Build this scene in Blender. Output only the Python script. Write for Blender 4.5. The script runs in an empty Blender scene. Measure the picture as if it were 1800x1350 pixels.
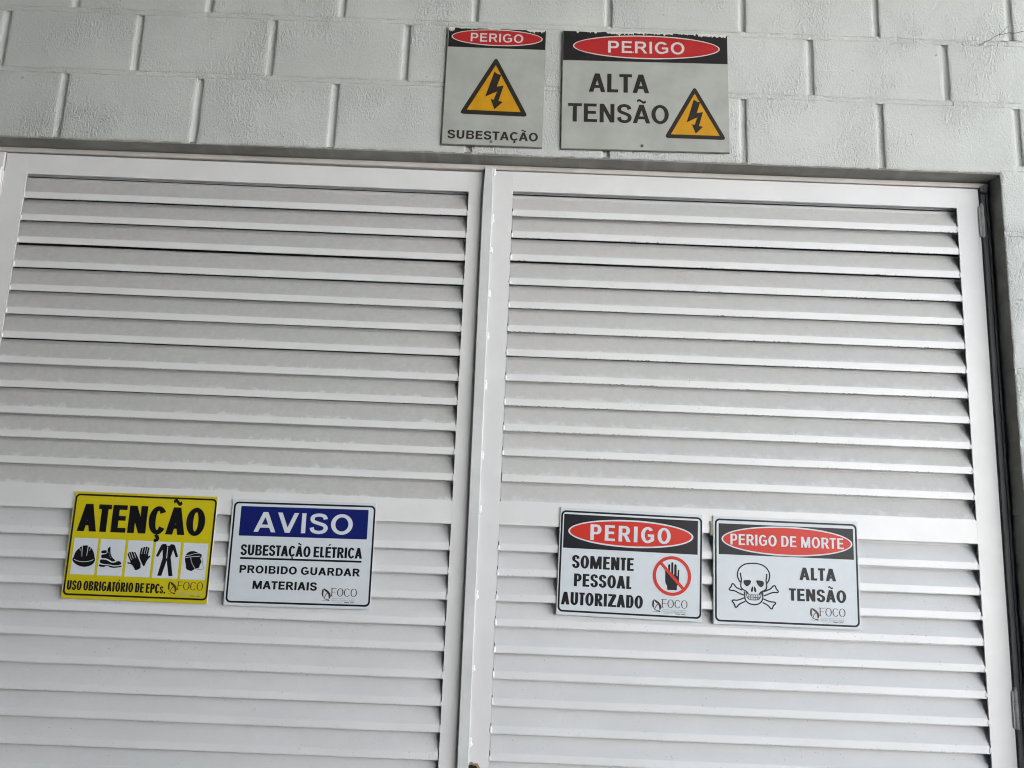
import bpy, math, random
from mathutils import Vector, Matrix, noise
from mathutils.geometry import tessellate_polygon

S = bpy.context.scene
C = S.collection
random.seed(7)

# ------------------------------------------------------------------ camera
cd = bpy.data.cameras.new('camera')
cam = bpy.data.objects.new('camera', cd)
C.objects.link(cam)
cd.sensor_fit = 'HORIZONTAL'
cd.sensor_width = 36.0
cd.lens = 31.08
cd.clip_start = 0.05
cd.clip_end = 400.0
RT, DN, FW = Vector((0.9992, -0.0012, 0.0399)), Vector((0.0394, 0.1978, -0.9794)), Vector((-0.0067, 0.9802, 0.1977))
FW.normalize()
RT = (RT - FW * RT.dot(FW)).normalized()
UP = RT.cross(FW)
m = Matrix((RT, UP, -FW)).transposed().to_4x4()
m.translation = Vector((1.6384, -2.3804, 1.0881))
cam.matrix_world = m
S.camera = cam

# ------------------------------------------------------------------ world, sun, exposure
SUN_EL, SUN_AZ = math.radians(46), math.radians(215)      # the sun stands behind the building: the doors are in its shade and lit by the yard
W = bpy.data.worlds.new('World')
S.world = W
W.use_nodes = True
wn = W.node_tree
bg = wn.nodes['Background']
sky = wn.nodes.new('ShaderNodeTexSky')
sky.sky_type = 'NISHITA'
sky.sun_disc = False
sky.sun_elevation = SUN_EL
sun_dir = Vector((math.sin(SUN_AZ) * math.cos(SUN_EL), -math.cos(SUN_AZ) * math.cos(SUN_EL), math.sin(SUN_EL)))
sky.sun_rotation = math.atan2(sun_dir.x, sun_dir.y)
sky.air_density = 1.0
sky.dust_density = 1.5
sky.ozone_density = 2.0
wn.links.new(sky.outputs[0], bg.inputs[0])
bg.inputs[1].default_value = 0.055
sd = bpy.data.lights.new('sun', 'SUN')
sd.energy = 5.0
sd.angle = math.radians(0.6)
sd.color = (1.0, 0.97, 0.93)
sun = bpy.data.objects.new('sun', sd)
C.objects.link(sun)
sun.rotation_euler = sun_dir.to_track_quat('Z', 'Y').to_euler()
sun.location = (8, -12, 4)
S.view_settings.view_transform = 'Standard'
S.view_settings.look = 'None'
S.view_settings.gamma = 1.0
S.view_settings.use_curve_mapping = False
S.view_settings.exposure = 3.0
S.cycles.filter_width = 1.1

# ------------------------------------------------------------------ helpers
def thing(name, label, cat, loc=(0, 0, 0), group=None):
    o = bpy.data.objects.new(name, None)
    o.empty_display_size = 0.1
    C.objects.link(o)
    o.location = loc
    o['label'] = label
    o['category'] = cat
    if group: o['group'] = group
    return o

def mesh(name, verts, faces, mat, smooth=False):
    me = bpy.data.meshes.new(name)
    me.from_pydata([tuple(v) for v in verts], [], faces)
    if mat is not None: me.materials.append(mat)
    if smooth: me.polygons.foreach_set('use_smooth', [True] * len(me.polygons))
    me.update()
    return me

def obj(name, me, parent=None, loc=(0, 0, 0), kind=None, label=None):
    o = bpy.data.objects.new(name, me)
    C.objects.link(o)
    if parent is not None: o.parent = parent
    o.location = loc
    if kind: o['kind'] = kind
    if label: o['label'] = label
    return o

class MB:
    def __init__(s): s.v = []; s.f = []
    def add(s, vs, fs):
        n = len(s.v); s.v += [tuple(v) for v in vs]; s.f += [tuple(i + n for i in f) for f in fs]
    def box(s, x0, x1, y0, y1, z0, z1, b=0.0):
        if b <= 0:
            s.add([(x0,y0,z0),(x1,y0,z0),(x1,y1,z0),(x0,y1,z0),(x0,y0,z1),(x1,y0,z1),(x1,y1,z1),(x0,y1,z1)],
                  [(0,3,2,1),(4,5,6,7),(0,1,5,4),(1,2,6,5),(2,3,7,6),(3,0,4,7)])
        else:                                   # front (y0) edges chamfered in two steps
            rings = []
            for yy, ins in ((y0, b), (y0 + b * 0.3, b * 0.3), (y0 + b, 0), (y1, 0)):
                rings.append([(x0+ins,yy,z0+ins),(x1-ins,yy,z0+ins),(x1-ins,yy,z1-ins),(x0+ins,yy,z1-ins)])
            vs = [p for r in rings for p in r]
            fs = [(0,1,2,3)]
            for k in range(3):
                for i in range(4):
                    j = (i + 1) % 4
                    fs.append((4*k+i, 4*k+4+i, 4*k+4+j, 4*k+j))
            fs.append((15,14,13,12))
            s.add(vs, fs)
    def grid(s, nx, nz, fn):
        vs = [fn(i / nx, j / nz) for j in range(nz + 1) for i in range(nx + 1)]
        fs = [(j*(nx+1)+i, j*(nx+1)+i+1, (j+1)*(nx+1)+i+1, (j+1)*(nx+1)+i) for j in range(nz) for i in range(nx)]
        s.add(vs, fs)
    def cyl(s, c, r, a0, a1, axis='z', n=16, r2=None):
        r2 = r if r2 is None else r2
        vs = []
        for t, rr in ((a0, r), (a1, r2)):
            for k in range(n):
                a = 2 * math.pi * k / n
                p, q = rr * math.cos(a), rr * math.sin(a)
                vs.append((c[0]+p, c[1]+q, t) if axis == 'z' else (c[0]+p, t, c[1]+q))
        fs = [(k, (k+1) % n, n + (k+1) % n, n + k) for k in range(n)] + [tuple(range(n))[::-1], tuple(range(n, 2*n))]
        s.add(vs, fs)
    def build(s, name, mat, parent=None, loc=(0,0,0), smooth=False, **k):
        return obj(name, mesh(name, s.v, s.f, mat, smooth), parent, loc, **k)

def nz(x, y, z, s=1.0):
    return noise.noise(Vector((x * s, y * s, z * s)))

# ------------------------------------------------------------------ materials
class N:
    """small wrapper around a material's node tree"""
    def __init__(s, name, rough=0.6, spec=0.4):
        s.m = bpy.data.materials.new(name); s.m.use_nodes = True
        s.t = s.m.node_tree; s.b = s.t.nodes['Principled BSDF']
        s.b.inputs['Roughness'].default_value = rough
        s.b.inputs['Specular IOR Level'].default_value = spec
    def n(s, typ, **kw):
        x = s.t.nodes.new(typ)
        for k, v in kw.items():
            if hasattr(x, k): setattr(x, k, v)
            else: x.inputs[k].default_value = v
        return x
    def l(s, a, b): s.t.links.new(a, b)
    def coord(s, which='Object'):
        return s.n('ShaderNodeTexCoord').outputs[which]
    def pos(s): return s.n('ShaderNodeNewGeometry').outputs['Position']
    def mapped(s, vec, scale=(1,1,1), loc=(0,0,0)):
        x = s.n('ShaderNodeMapping'); x.inputs['Scale'].default_value = scale; x.inputs['Location'].default_value = loc
        s.l(vec, x.inputs[0]); return x.outputs[0]
    def noise(s, vec, scale, detail=3, rough=0.55, dist=0.0):
        x = s.n('ShaderNodeTexNoise'); x.inputs['Scale'].default_value = scale; x.inputs['Detail'].default_value = detail
        x.inputs['Roughness'].default_value = rough; x.inputs['Distortion'].default_value = dist
        s.l(vec, x.inputs['Vector']); return x.outputs[0]
    def ramp(s, fac, a, b, ca=(0,0,0,1), cb=(1,1,1,1)):
        x = s.n('ShaderNodeMapRange', interpolation_type='SMOOTHSTEP')
        x.inputs['From Min'].default_value = a; x.inputs['From Max'].default_value = b
        s.l(fac, x.inputs[0]); return x.outputs[0]
    def math(s, op, a, b=None):
        x = s.n('ShaderNodeMath', operation=op)
        for i, q in enumerate((a, b)):
            if q is None: continue
            if isinstance(q, (int, float)): x.inputs[i].default_value = q
            else: s.l(q, x.inputs[i])
        return x.outputs[0]
    def mix(s, fac, a, b):
        x = s.n('ShaderNodeMix', data_type='RGBA')
        if isinstance(fac, (int, float)): x.inputs[0].default_value = fac
        else: s.l(fac, x.inputs[0])
        for i, q in ((6, a), (7, b)):
            if isinstance(q, tuple): x.inputs[i].default_value = (*q, 1)
            else: s.l(q, x.inputs[i])
        return x.outputs[2]
    def bump(s, h, strength=0.5, dist=0.002, normal=None):
        x = s.n('ShaderNodeBump'); x.inputs['Strength'].default_value = strength; x.inputs['Distance'].default_value = dist
        s.l(h, x.inputs['Height'])
        if normal is not None: s.l(normal, x.inputs['Normal'])
        return x.outputs[0]
    def done(s, col, normal=None):
        if isinstance(col, tuple): s.b.inputs['Base Color'].default_value = (*col, 1)
        else: s.l(col, s.b.inputs['Base Color'])
        if normal is not None: s.l(normal, s.b.inputs['Normal'])
        return s.m

def wall_paint(name, base, grime=0.10):
    k = N(name, 0.62, 0.35)
    p = k.pos()
    patch = k.ramp(k.noise(p, 5.5, 2), 0.42, 0.66)
    fine = k.noise(p, 150, 4, 0.6, 1.2)
    worm = k.noise(k.mapped(p, (1.0, 1.0, 0.55)), 95, 2, 0.5, 2.2)
    vor = k.n('ShaderNodeTexVoronoi'); vor.inputs['Scale'].default_value = 42; k.l(p, vor.inputs['Vector'])
    pit = k.ramp(vor.outputs['Distance'], 0.10, 0.02)
    sel = k.ramp(k.noise(p, 16, 2), 0.56, 0.62)
    pit = k.math('MULTIPLY', pit, sel)
    h = k.math('ADD', k.math('MULTIPLY', worm, k.math('ADD', k.math('MULTIPLY', patch, 1.1), 0.35)), k.math('MULTIPLY', fine, 0.45))
    h = k.math('SUBTRACT', h, k.math('MULTIPLY', pit, 2.2))
    nrm = k.bump(h, 1.0, 0.0042)
    tone = k.noise(p, 2.3, 4, 0.6)
    lo = tuple(c * (1 - grime) for c in base)
    col = k.mix(k.ramp(tone, 0.35, 0.68), lo, base)
    dirty = k.math('MULTIPLY', k.ramp(k.noise(p, 60, 5, 0.7), 0.62, 0.78), 0.25)
    col = k.mix(dirty, col, (base[0]*.62, base[1]*.6, base[2]*.56))
    col = k.mix(k.math('MULTIPLY', pit, 0.5), col, (base[0]*.4, base[1]*.4, base[2]*.38))
    return k.done(col, nrm)

def metal_paint(name, base, streak=0.06, speck=0.35, rough=0.34):
    k = N(name, rough, 0.45)
    o = k.coord('Object')
    ri = k.n('ShaderNodeObjectInfo').outputs['Random']
    off = k.n('ShaderNodeCombineXYZ'); k.l(k.math('MULTIPLY', ri, 37.0), off.inputs[0]); k.l(k.math('MULTIPLY', ri, 11.0), off.inputs[2])
    v = k.n('ShaderNodeVectorMath', operation='ADD'); k.l(o, v.inputs[0]); k.l(off.outputs[0], v.inputs[1]); v = v.outputs[0]
    a = k.ramp(k.noise(v, 7, 4, 0.6), 0.35, 0.7)
    col = k.mix(a, tuple(c * (1 - streak) for c in base), base)
    sp = k.math('MULTIPLY', k.ramp(k.noise(v, 130, 3, 0.6), 0.70, 0.76), k.ramp(k.noise(v, 9, 2), 0.5, 0.62))
    col = k.mix(k.math('MULTIPLY', sp, speck), col, (0.12, 0.11, 0.10))
    h = k.math('ADD', k.math('MULTIPLY', k.noise(v, 240, 3), 0.4), k.math('MULTIPLY', k.noise(v, 30, 2), 1.0))
    return k.done(col, k.bump(h, 0.25, 0.0012))

def slat_paint(name, base, dust, amount, z0, z1, speck, edge):
    """white paint with dust lying on the slope: z0..z1 is where the dust line wanders (slat's own height)"""
    k = N(name, 0.36, 0.5)
    o = k.coord('Object')
    ri = k.n('ShaderNodeObjectInfo').outputs['Random']
    off = k.n('ShaderNodeCombineXYZ'); k.l(k.math('MULTIPLY', ri, 53.0), off.inputs[0]); k.l(k.math('MULTIPLY', ri, 17.0), off.inputs[1])
    v = k.n('ShaderNodeVectorMath', operation='ADD'); k.l(o, v.inputs[0]); k.l(off.outputs[0], v.inputs[1]); v = v.outputs[0]
    sep = k.n('ShaderNodeSeparateXYZ'); k.l(o, sep.inputs[0]); z = sep.outputs[2]
    # wandering edge of the dust
    wob = k.math('MULTIPLY', k.math('SUBTRACT', k.noise(v, 26, 5, 0.68, 0.6), 0.5), 0.034)
    big = k.math('MULTIPLY', k.math('SUBTRACT', k.noise(v, 3.0, 2), 0.5), 0.02)
    zz = k.math('ADD', z, k.math('ADD', wob, big))
    pz = k.n('ShaderNodeSeparateXYZ'); k.l(k.pos(), pz.inputs[0])
    rag = k.math('MULTIPLY', k.ramp(pz.outputs[2], 1.95, 1.45), k.math('ADD', k.math('MULTIPLY', wob, 1.3), -0.004))
    d = k.ramp(k.math('ADD', zz, rag), z0, z1)
    d = k.math('MULTIPLY', d, k.ramp(z, 0.0188, 0.0204))          # the lip below the fold is wiped clean
    blot = k.ramp(k.noise(v, 44, 5, 0.7, 0.8), 0.38, 0.62)
    d = k.math('MULTIPLY', d, k.math('ADD', k.math('MULTIPLY', blot, 0.26), 0.74))
    d = k.math('MULTIPLY', d, amount)
    col = k.mix(k.ramp(k.noise(v, 6, 4), 0.35, 0.7), tuple(c * 0.95 for c in base), base)
    col = k.mix(d, col, dust)
    sp = k.math('MULTIPLY', k.ramp(k.noise(v, 190, 3, 0.65), 0.665, 0.72), k.ramp(k.noise(v, 7, 2), 0.42, 0.58))
    col = k.mix(k.math('MULTIPLY', sp, speck), col, (0.13, 0.12, 0.11))
    # grime crumbs hanging on the lower edge of the lip
    e = k.math('MULTIPLY', k.ramp(z, 0.0030, 0.0008), k.ramp(k.noise(v, 150, 3, 0.6), 0.55, 0.62))
    e = k.math('MULTIPLY', e, k.ramp(k.noise(v, 3.3, 2), 0.40, 0.58))
    col = k.mix(k.math('MULTIPLY', e, edge), col, (0.06, 0.055, 0.05))
    h = k.math('ADD', k.math('MULTIPLY', k.noise(v, 200, 3), 0.5), k.math('MULTIPLY', k.noise(v, 48, 4, 0.7), k.math('ADD', k.math('MULTIPLY', d, 2.5), 0.5)))
    return k.done(col, k.bump(h, 0.30, 0.0013))

def plain(name, col, rough=0.5, spec=0.5, var=0.04, scale=18, bump=0.0, metallic=0.0):
    k = N(name, rough, spec)
    k.b.inputs['Metallic'].default_value = metallic
    o = k.coord('Object')
    c = k.mix(k.ramp(k.noise(o, scale, 4, 0.6), 0.35, 0.68), tuple(x * (1 - var) for x in col), col)
    n = k.bump(k.noise(o, 60, 4), bump, 0.002) if bump else None
    return k.done(c, n)

M_WALL = wall_paint('wall_paint_pale_grey', (0.52, 0.547, 0.537))
M_MORTAR = wall_paint('joint_paint_pale_grey', (0.53, 0.553, 0.54), 0.14)

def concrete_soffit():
    k = N('lintel_concrete_reveal_shade', 0.9, 0.2)
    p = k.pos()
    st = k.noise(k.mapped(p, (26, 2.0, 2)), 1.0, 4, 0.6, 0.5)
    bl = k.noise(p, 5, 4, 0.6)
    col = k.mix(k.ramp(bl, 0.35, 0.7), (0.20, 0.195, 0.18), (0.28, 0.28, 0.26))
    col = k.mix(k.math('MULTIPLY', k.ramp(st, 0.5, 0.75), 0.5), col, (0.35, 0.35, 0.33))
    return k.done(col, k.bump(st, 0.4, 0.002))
M_SOFFIT = concrete_soffit()  # lintel's own concrete; on the opening's cheeks its tone stands for shade

WHITE = (0.68, 0.695, 0.705)
M_FRAME = metal_paint('door_frame_paint', WHITE)
M_BAR = metal_paint('door_meeting_bar_paint', (0.60, 0.625, 0.63), 0.12, 0.3)
M_SHADEFRAME = metal_paint('jamb_post_shade', (0.15, 0.155, 0.16), 0.2, 0.5)  # dark tone stands in for the reveal's shade on right post and stops
M_HEADER = metal_paint('header_paint', (0.60, 0.575, 0.545), 0.18, 0.5)
M_WELD = plain('weld_white_paint', (0.75, 0.76, 0.77), 0.4, 0.5, 0.02)
M_HINGE = plain('hinge_grey_paint', (0.42, 0.425, 0.42), 0.6, 0.3, 0.2, 60, 0.3)
M_SLAT = {
 ('L', 0): slat_paint('slat_paint_left_upper', WHITE, (0.50, 0.505, 0.505), 0.92, 0.008, 0.022, 0.30, 0.35),
 ('R', 0): slat_paint('slat_paint_right_upper', WHITE, (0.54, 0.543, 0.54), 0.85, 0.010, 0.028, 0.75, 0.85),
 ('L', 1): slat_paint('slat_paint_left_lower', (0.67, 0.69, 0.71), (0.60, 0.61, 0.62), 0.6, 0.022, 0.060, 0.75, 0.4),
 ('R', 1): slat_paint('slat_paint_right_lower', (0.67, 0.69, 0.71), (0.62, 0.63, 0.64), 0.6, 0.022, 0.060, 0.85, 0.4),
}

# ------------------------------------------------------------------ numbers of the place (metres; wall face y = 0, x right, z up)
GROUND = -0.34
D = 0.062                      # how far the doors stand back from the wall face
XL, XR = 0.052, 3.006          # the opening
ZL = 2.2421                    # underside of the lintel
X0, Z1 = 0.2671, 2.66          # block grid
JZ, JX = 0.0068, 0.0092        # half widths of bed and upright joints

# ------------------------------------------------------------------ ground, room behind, added light blockers and bounce building
def ground_mat():
    k = N('ground_concrete', 0.9, 0.2)
    p = k.pos()
    a = k.ramp(k.noise(p, 0.8, 6, 0.6), 0.3, 0.7)
    col = k.mix(a, (0.30, 0.29, 0.275), (0.37, 0.36, 0.345))
    return k.done(col, k.bump(k.noise(p, 40, 5), 0.3, 0.004))
g = MB(); g.add([(-90,-140,GROUND),(90,-140,GROUND),(90,60,GROUND),(-90,60,GROUND)], [(0,1,2,3)])
g.build('ground', ground_mat(), kind='structure')
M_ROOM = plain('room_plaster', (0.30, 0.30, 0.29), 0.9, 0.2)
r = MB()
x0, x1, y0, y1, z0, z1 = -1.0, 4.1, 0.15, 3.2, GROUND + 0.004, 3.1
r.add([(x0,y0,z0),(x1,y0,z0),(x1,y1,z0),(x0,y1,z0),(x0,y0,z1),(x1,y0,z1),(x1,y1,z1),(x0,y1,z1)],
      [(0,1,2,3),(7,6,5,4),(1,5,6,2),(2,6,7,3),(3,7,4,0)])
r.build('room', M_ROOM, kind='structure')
c = MB(); c.box(-2.6, -2.4, -6.2, 0.0, GROUND + 0.004, 3.462)
c.box(-2.4, 3.3, -6.2, -6.0, GROUND + 0.004, 3.462)
c.build('light_block_wall', plain('light_block_render', (0.06, 0.062, 0.06), 0.9, 0.2, 0.1, 3, 0.2), kind='structure')  # added out of view to block light from the left and front
c = MB()
def wallseg(mb, p, q, th, z0, z1):
    d = Vector((q[0]-p[0], q[1]-p[1])); d.normalize(); n = Vector((-d.y, d.x)) * th
    b = [p, q, (q[0]+n.x, q[1]+n.y), (p[0]+n.x, p[1]+n.y)]
    mb.add([(x, y, z0) for x, y in b] + [(x, y, z1) for x, y in b], [(3,2,1,0),(4,5,6,7),(0,1,5,4),(1,2,6,5),(2,3,7,6),(3,0,4,7)])
wallseg(c, (5.0, -13.0), (17.0, -5.0), -0.3, GROUND + 0.004, 5.2)
c.build('bounce_building', plain('bounce_building_paint', (0.78, 0.77, 0.75), 0.8, 0.2, 0.08, 0.7, 0.1), kind='structure')  # added out of view to bounce sunlight onto the doors
c = MB(); c.box(-6, 4.667, -6.2, 3.4, 3.466, 3.65)
c.build('light_block_canopy', plain('light_block_concrete', (0.20, 0.20, 0.19), 0.85, 0.2, 0.1, 3, 0.2), kind='structure')  # added out of view to keep the upper sky off the doors

# ------------------------------------------------------------------ block wall
wall = thing('block_wall', 'pale grey painted concrete block wall around the louvred doors', 'wall', (0, 0, GROUND))
mortar = MB()
cheek = MB()
def face_y(x, z):
    return 0.0007 * nz(x, 3.1, z, 9) + 0.00035 * nz(x, 8.2, z, 45)
def make_block(xa, xb, za, zb, fine, ragged=False):
    cx, cz = (xa + xb) / 2, (za + zb) / 2
    w, h = xb - xa, zb - za
    step = 0.0085 if fine else 0.06
    nx, nzz = max(4, int(w / step)), max(3, int(h / step))
    e = 0.0035
    us = [0, 0.0012 / w, e / w] + [e / w + (1 - 2 * e / w) * i / nx for i in range(1, nx)] + [1 - e / w, 1 - 0.0012 / w, 1]
    vs = [0, 0.0012 / h, e / h] + [e / h + (1 - 2 * e / h) * i / nzz for i in range(1, nzz)] + [1 - e / h, 1 - 0.0012 / h, 1]
    V, F = [], []
    sd_ = random.random() * 0.0008
    def P(u, v):
        x, z = xa + u * w, za + v * h
        du, dv = min(u, 1 - u) * w, min(v, 1 - v) * h
        dd = min(du, dv)
        y = face_y(x, z) + sd_
        if dd < e:
            t = 1 - dd / e
            y += 0.0028 * t * t
        j = 0.0012 * (1 - min(dd / 0.012, 1))
        x += j * nz(x, 1.7, z, 60) + j * nz(x, 4.7, z, 17) * 1.4
        k2 = 1.0 + (1.3 if (ragged and v < 0.02) else 0)
        z += j * k2 * (nz(x, 6.1, z, 75) + .6 * nz(x, 1.1, z, 160)) + j * nz(x, 2.2, z, 17) * 1.4
        return (x - cx, y, z - cz)
    nU, nV = len(us), len(vs)
    for v in vs:
        for u in us: V.append(P(u, v))
    for j in range(nV - 1):
        for i in range(nU - 1):
            F.append((j*nU+i, j*nU+i+1, (j+1)*nU+i+1, (j+1)*nU+i))
    ring = [i for i in range(nU)] + [j*nU + nU-1 for j in range(1, nV)] + [(nV-1)*nU + i for i in range(nU-2, -1, -1)] + [j*nU for j in range(nV-2, 0, -1)]
    n0 = len(V)
    for i in ring: V.append((V[i][0], 0.14, V[i][2]))
    n = len(ring)
    for i in range(n):
        j = (i + 1) % n
        F.append((ring[i], n0 + i, n0 + j, ring[j]))
    F.append(tuple(n0 + i for i in range(n)))
    me = mesh('block', V, F, M_WALL)
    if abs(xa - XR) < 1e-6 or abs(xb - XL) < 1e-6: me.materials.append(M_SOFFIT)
    sm = [True] * ((nU-1)*(nV-1)) + [False] * (n + 1)
    me.polygons.foreach_set('use_smooth', sm)
    if len(me.materials) > 1:                 # darker lintel tone on the cheek paints in the reveal's shade
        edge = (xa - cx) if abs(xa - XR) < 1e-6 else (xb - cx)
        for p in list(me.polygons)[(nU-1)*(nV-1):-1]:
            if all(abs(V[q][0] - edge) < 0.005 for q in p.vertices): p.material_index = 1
    obj('block', me, wall, (cx, 0, cz - GROUND))
    return sm

def upright(x, za, zb, fine):
    n = max(3, int((zb - za) / (0.006 if fine else 0.06)))
    lean = random.uniform(-0.0015, 0.0015)
    wv = random.uniform(0.88, 1.12); sd_ = random.random() * 50
    def P(u, v):
        z = za + (zb - za) * v
        s_ = (u * 2 - 1)
        hw = (JX + 0.0032) * wv * (1 + 0.10 * nz(sd_, 0, z, 22))
        xx = x + s_ * hw + lean * (v - .5) * 2 + 0.0009 * nz(sd_, 2, z, 18)
        y = 0.0016 + 0.0080 * max(0, 1 - s_ * s_) ** 0.8 + 0.0005 * nz(xx * 2, 5, z, 160)
        return (xx, y, z - GROUND)
    mortar.grid(10, n, P)
def bed(xa, xb, z, fine):
    n = max(2, int((xb - xa) / (0.005 if fine else 0.08)))
    def P(u, v):
        x = xa + (xb - xa) * u
        s_ = v * 2 - 1
        hw = JZ + 0.0032 + 0.0012 * nz(x, 7, z, 12) + 0.001 * nz(x, 9, z, 90)
        y = 0.0006 + (0.0042 * math.exp(-((abs(s_) - .80) / .15) ** 2)) * (0.75 + 0.9 * nz(x, s_ * .5, z, 24)) + 0.0018 * nz(x, s_ * .03, z, 120) + 0.0010 * nz(x, s_ * .01 + 3, z, 30)
        return (x, y, z + s_ * hw - GROUND)
    mortar.grid(n, 14, P)

XA, XB = -2.396, X0 + 4.4
zbot = GROUND + 0.003
course = 0
for ci in range(-3, 15):                     # ci = 0 is the course that crosses the top of the picture
    zt = Z1 + 0.2 - 0.2 * ci
    zb = zt - 0.2
    off = 0.0 if ci % 2 == 0 else 0.2
    spans = [(XA, XB)] if ci <= 2 else [(XA, XL), (XR, XB)]
    joints = [X0 + off + 0.4 * k for k in range(-8, 13)]
    for (sa, sb) in spans:
        cuts = [sa] + [j for j in joints if sa + 0.07 < j < sb - 0.07] + [sb]
        for a, b in zip(cuts[:-1], cuts[1:]):
            fine = (0 <= ci <= 8) and b > -0.2 and a < 3.3
            xa = a if a == sa else a + JX
            xb = b if b == sb else b - JX
            low = zb + JZ
            rag = False
            if ci == 2:
                if a >= XL - 0.3 and b <= XR + 0.01: low = ZL + 0.004; rag = True
                elif a < XR < b: low = ZL + 0.004; rag = True
            make_block(xa, xb, max(low, zbot), zt - JZ, fine, rag)
            if b != sb: upright(b, zb + JZ * 0.2 if not (ci == 2 and XL < b < XR) else ZL + 0.003, zt - JZ * .3, fine)
        bed(sa, sb, zt, -1 <= ci <= 9)
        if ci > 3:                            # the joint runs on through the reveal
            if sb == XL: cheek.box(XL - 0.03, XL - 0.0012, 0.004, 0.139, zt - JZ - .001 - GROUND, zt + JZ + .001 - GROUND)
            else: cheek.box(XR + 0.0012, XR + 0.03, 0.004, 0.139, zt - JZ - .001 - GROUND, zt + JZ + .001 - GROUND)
mortar.build('mortar', M_MORTAR, wall, smooth=True)
cheek.build('mortar', M_SOFFIT, wall, label='bed joints in the cheeks of the door opening, shade put into the colour')
# concrete lintel whose raw underside shows above the doors
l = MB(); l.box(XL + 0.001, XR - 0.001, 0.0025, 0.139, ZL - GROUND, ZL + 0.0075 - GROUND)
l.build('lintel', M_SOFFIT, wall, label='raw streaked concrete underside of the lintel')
# plaster smear inside the right reveal (paint skin torn at a joint)
# hairline crack, upper right
def ribbon(mb, pts, w, y, zo):
    for (a, b) in zip(pts[:-1], pts[1:]):
        d = Vector((b[0]-a[0], b[1]-a[1])); d.normalize(); n = Vector((-d.y, d.x)) * w / 2
        mb.add([(a[0]-n.x, y, a[1]-n.y-zo), (b[0]-n.x, y, b[1]-n.y-zo), (b[0]+n.x, y, b[1]+n.y-zo), (a[0]+n.x, y, a[1]+n.y-zo)], [(0,1,2,3)])
CR = MB()
ribbon(CR, [(2.971,2.655),(2.983,2.657),(2.992,2.667),(3.004,2.669),(3.016,2.681),(3.03,2.688),(3.046,2.692),(3.062,2.697),(3.08,2.696),(3.11,2.705)], 0.0016, -0.0013, GROUND)
ribbon(CR, [(3.03,2.688),(3.048,2.703),(3.06,2.718),(3.078,2.722)], 0.0011, -0.0015, GROUND)
ribbon(CR, [(3.036,2.669),(3.055,2.668),(3.075,2.672),(3.10,2.670)], 0.0013, -0.0014, GROUND)
CR.build('crack', plain('crack_dark', (0.07, 0.068, 0.065), 0.9, 0.1), wall)

# ------------------------------------------------------------------ door frame
fr = thing('door_frame', 'steel door frame set back in the opening, right post coloured as in shade', 'door frame', (0, 0, GROUND))
def frame_part(name, x0, x1, y0, y1, z0, z1, mat, b=0.002, parent=None, label=None):
    mb = MB(); mb.box(x0, x1, y0, y1, z0 - GROUND, z1 - GROUND, b)
    return mb.build(name, mat, parent or fr, label=label)
frame_part('header', XL + 0.004, XR - 0.002, D - 0.001, D + 0.045, 2.2262, ZL - 0.0012, M_HEADER, 0.003)
frame_part('header_stop', XL + 0.03, XR - 0.03, D + 0.034, D + 0.044, 2.19, 2.2258, M_HEADER, 0)
for xa, xb, mt in ((XL + 0.003, 0.0885, M_FRAME), (2.9795, 3.0035, M_SHADEFRAME)):
    frame_part('post', xa, xb, D + 0.002, D + 0.045, GROUND + 0.002, 2.2255, mt, 0.003, label=None if xa < 1 else 'post in the right reveal, shade put into its colour')
frame_part('post_flange', 2.9935, 2.9985, D - 0.0035, D + 0.0025, GROUND + 0.002, 2.205, M_SHADEFRAME, 0.001)
frame_part('door_stop', 2.955, 2.9795, D + 0.047, D + 0.055, GROUND + 0.002, 2.19, M_SHADEFRAME, 0)
frame_part('door_stop', 0.0885, 0.113, D + 0.034, D + 0.044, GROUND + 0.002, 2.19, M_SHADEFRAME, 0)
mb = MB(); mb.cyl((2.9862, 2.2195 - GROUND), 0.0115, D - 0.010, D - 0.001, 'y', 14, 0.0125)
mb.cyl((2.9862, 2.2195 - GROUND), 0.0055, D - 0.0145, D - 0.010, 'y', 6)
mb.build('anchor_bolt', plain('bolt_dark', (0.10, 0.10, 0.10), 0.5, 0.5, 0.3, 80, 0.4), fr)

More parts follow.
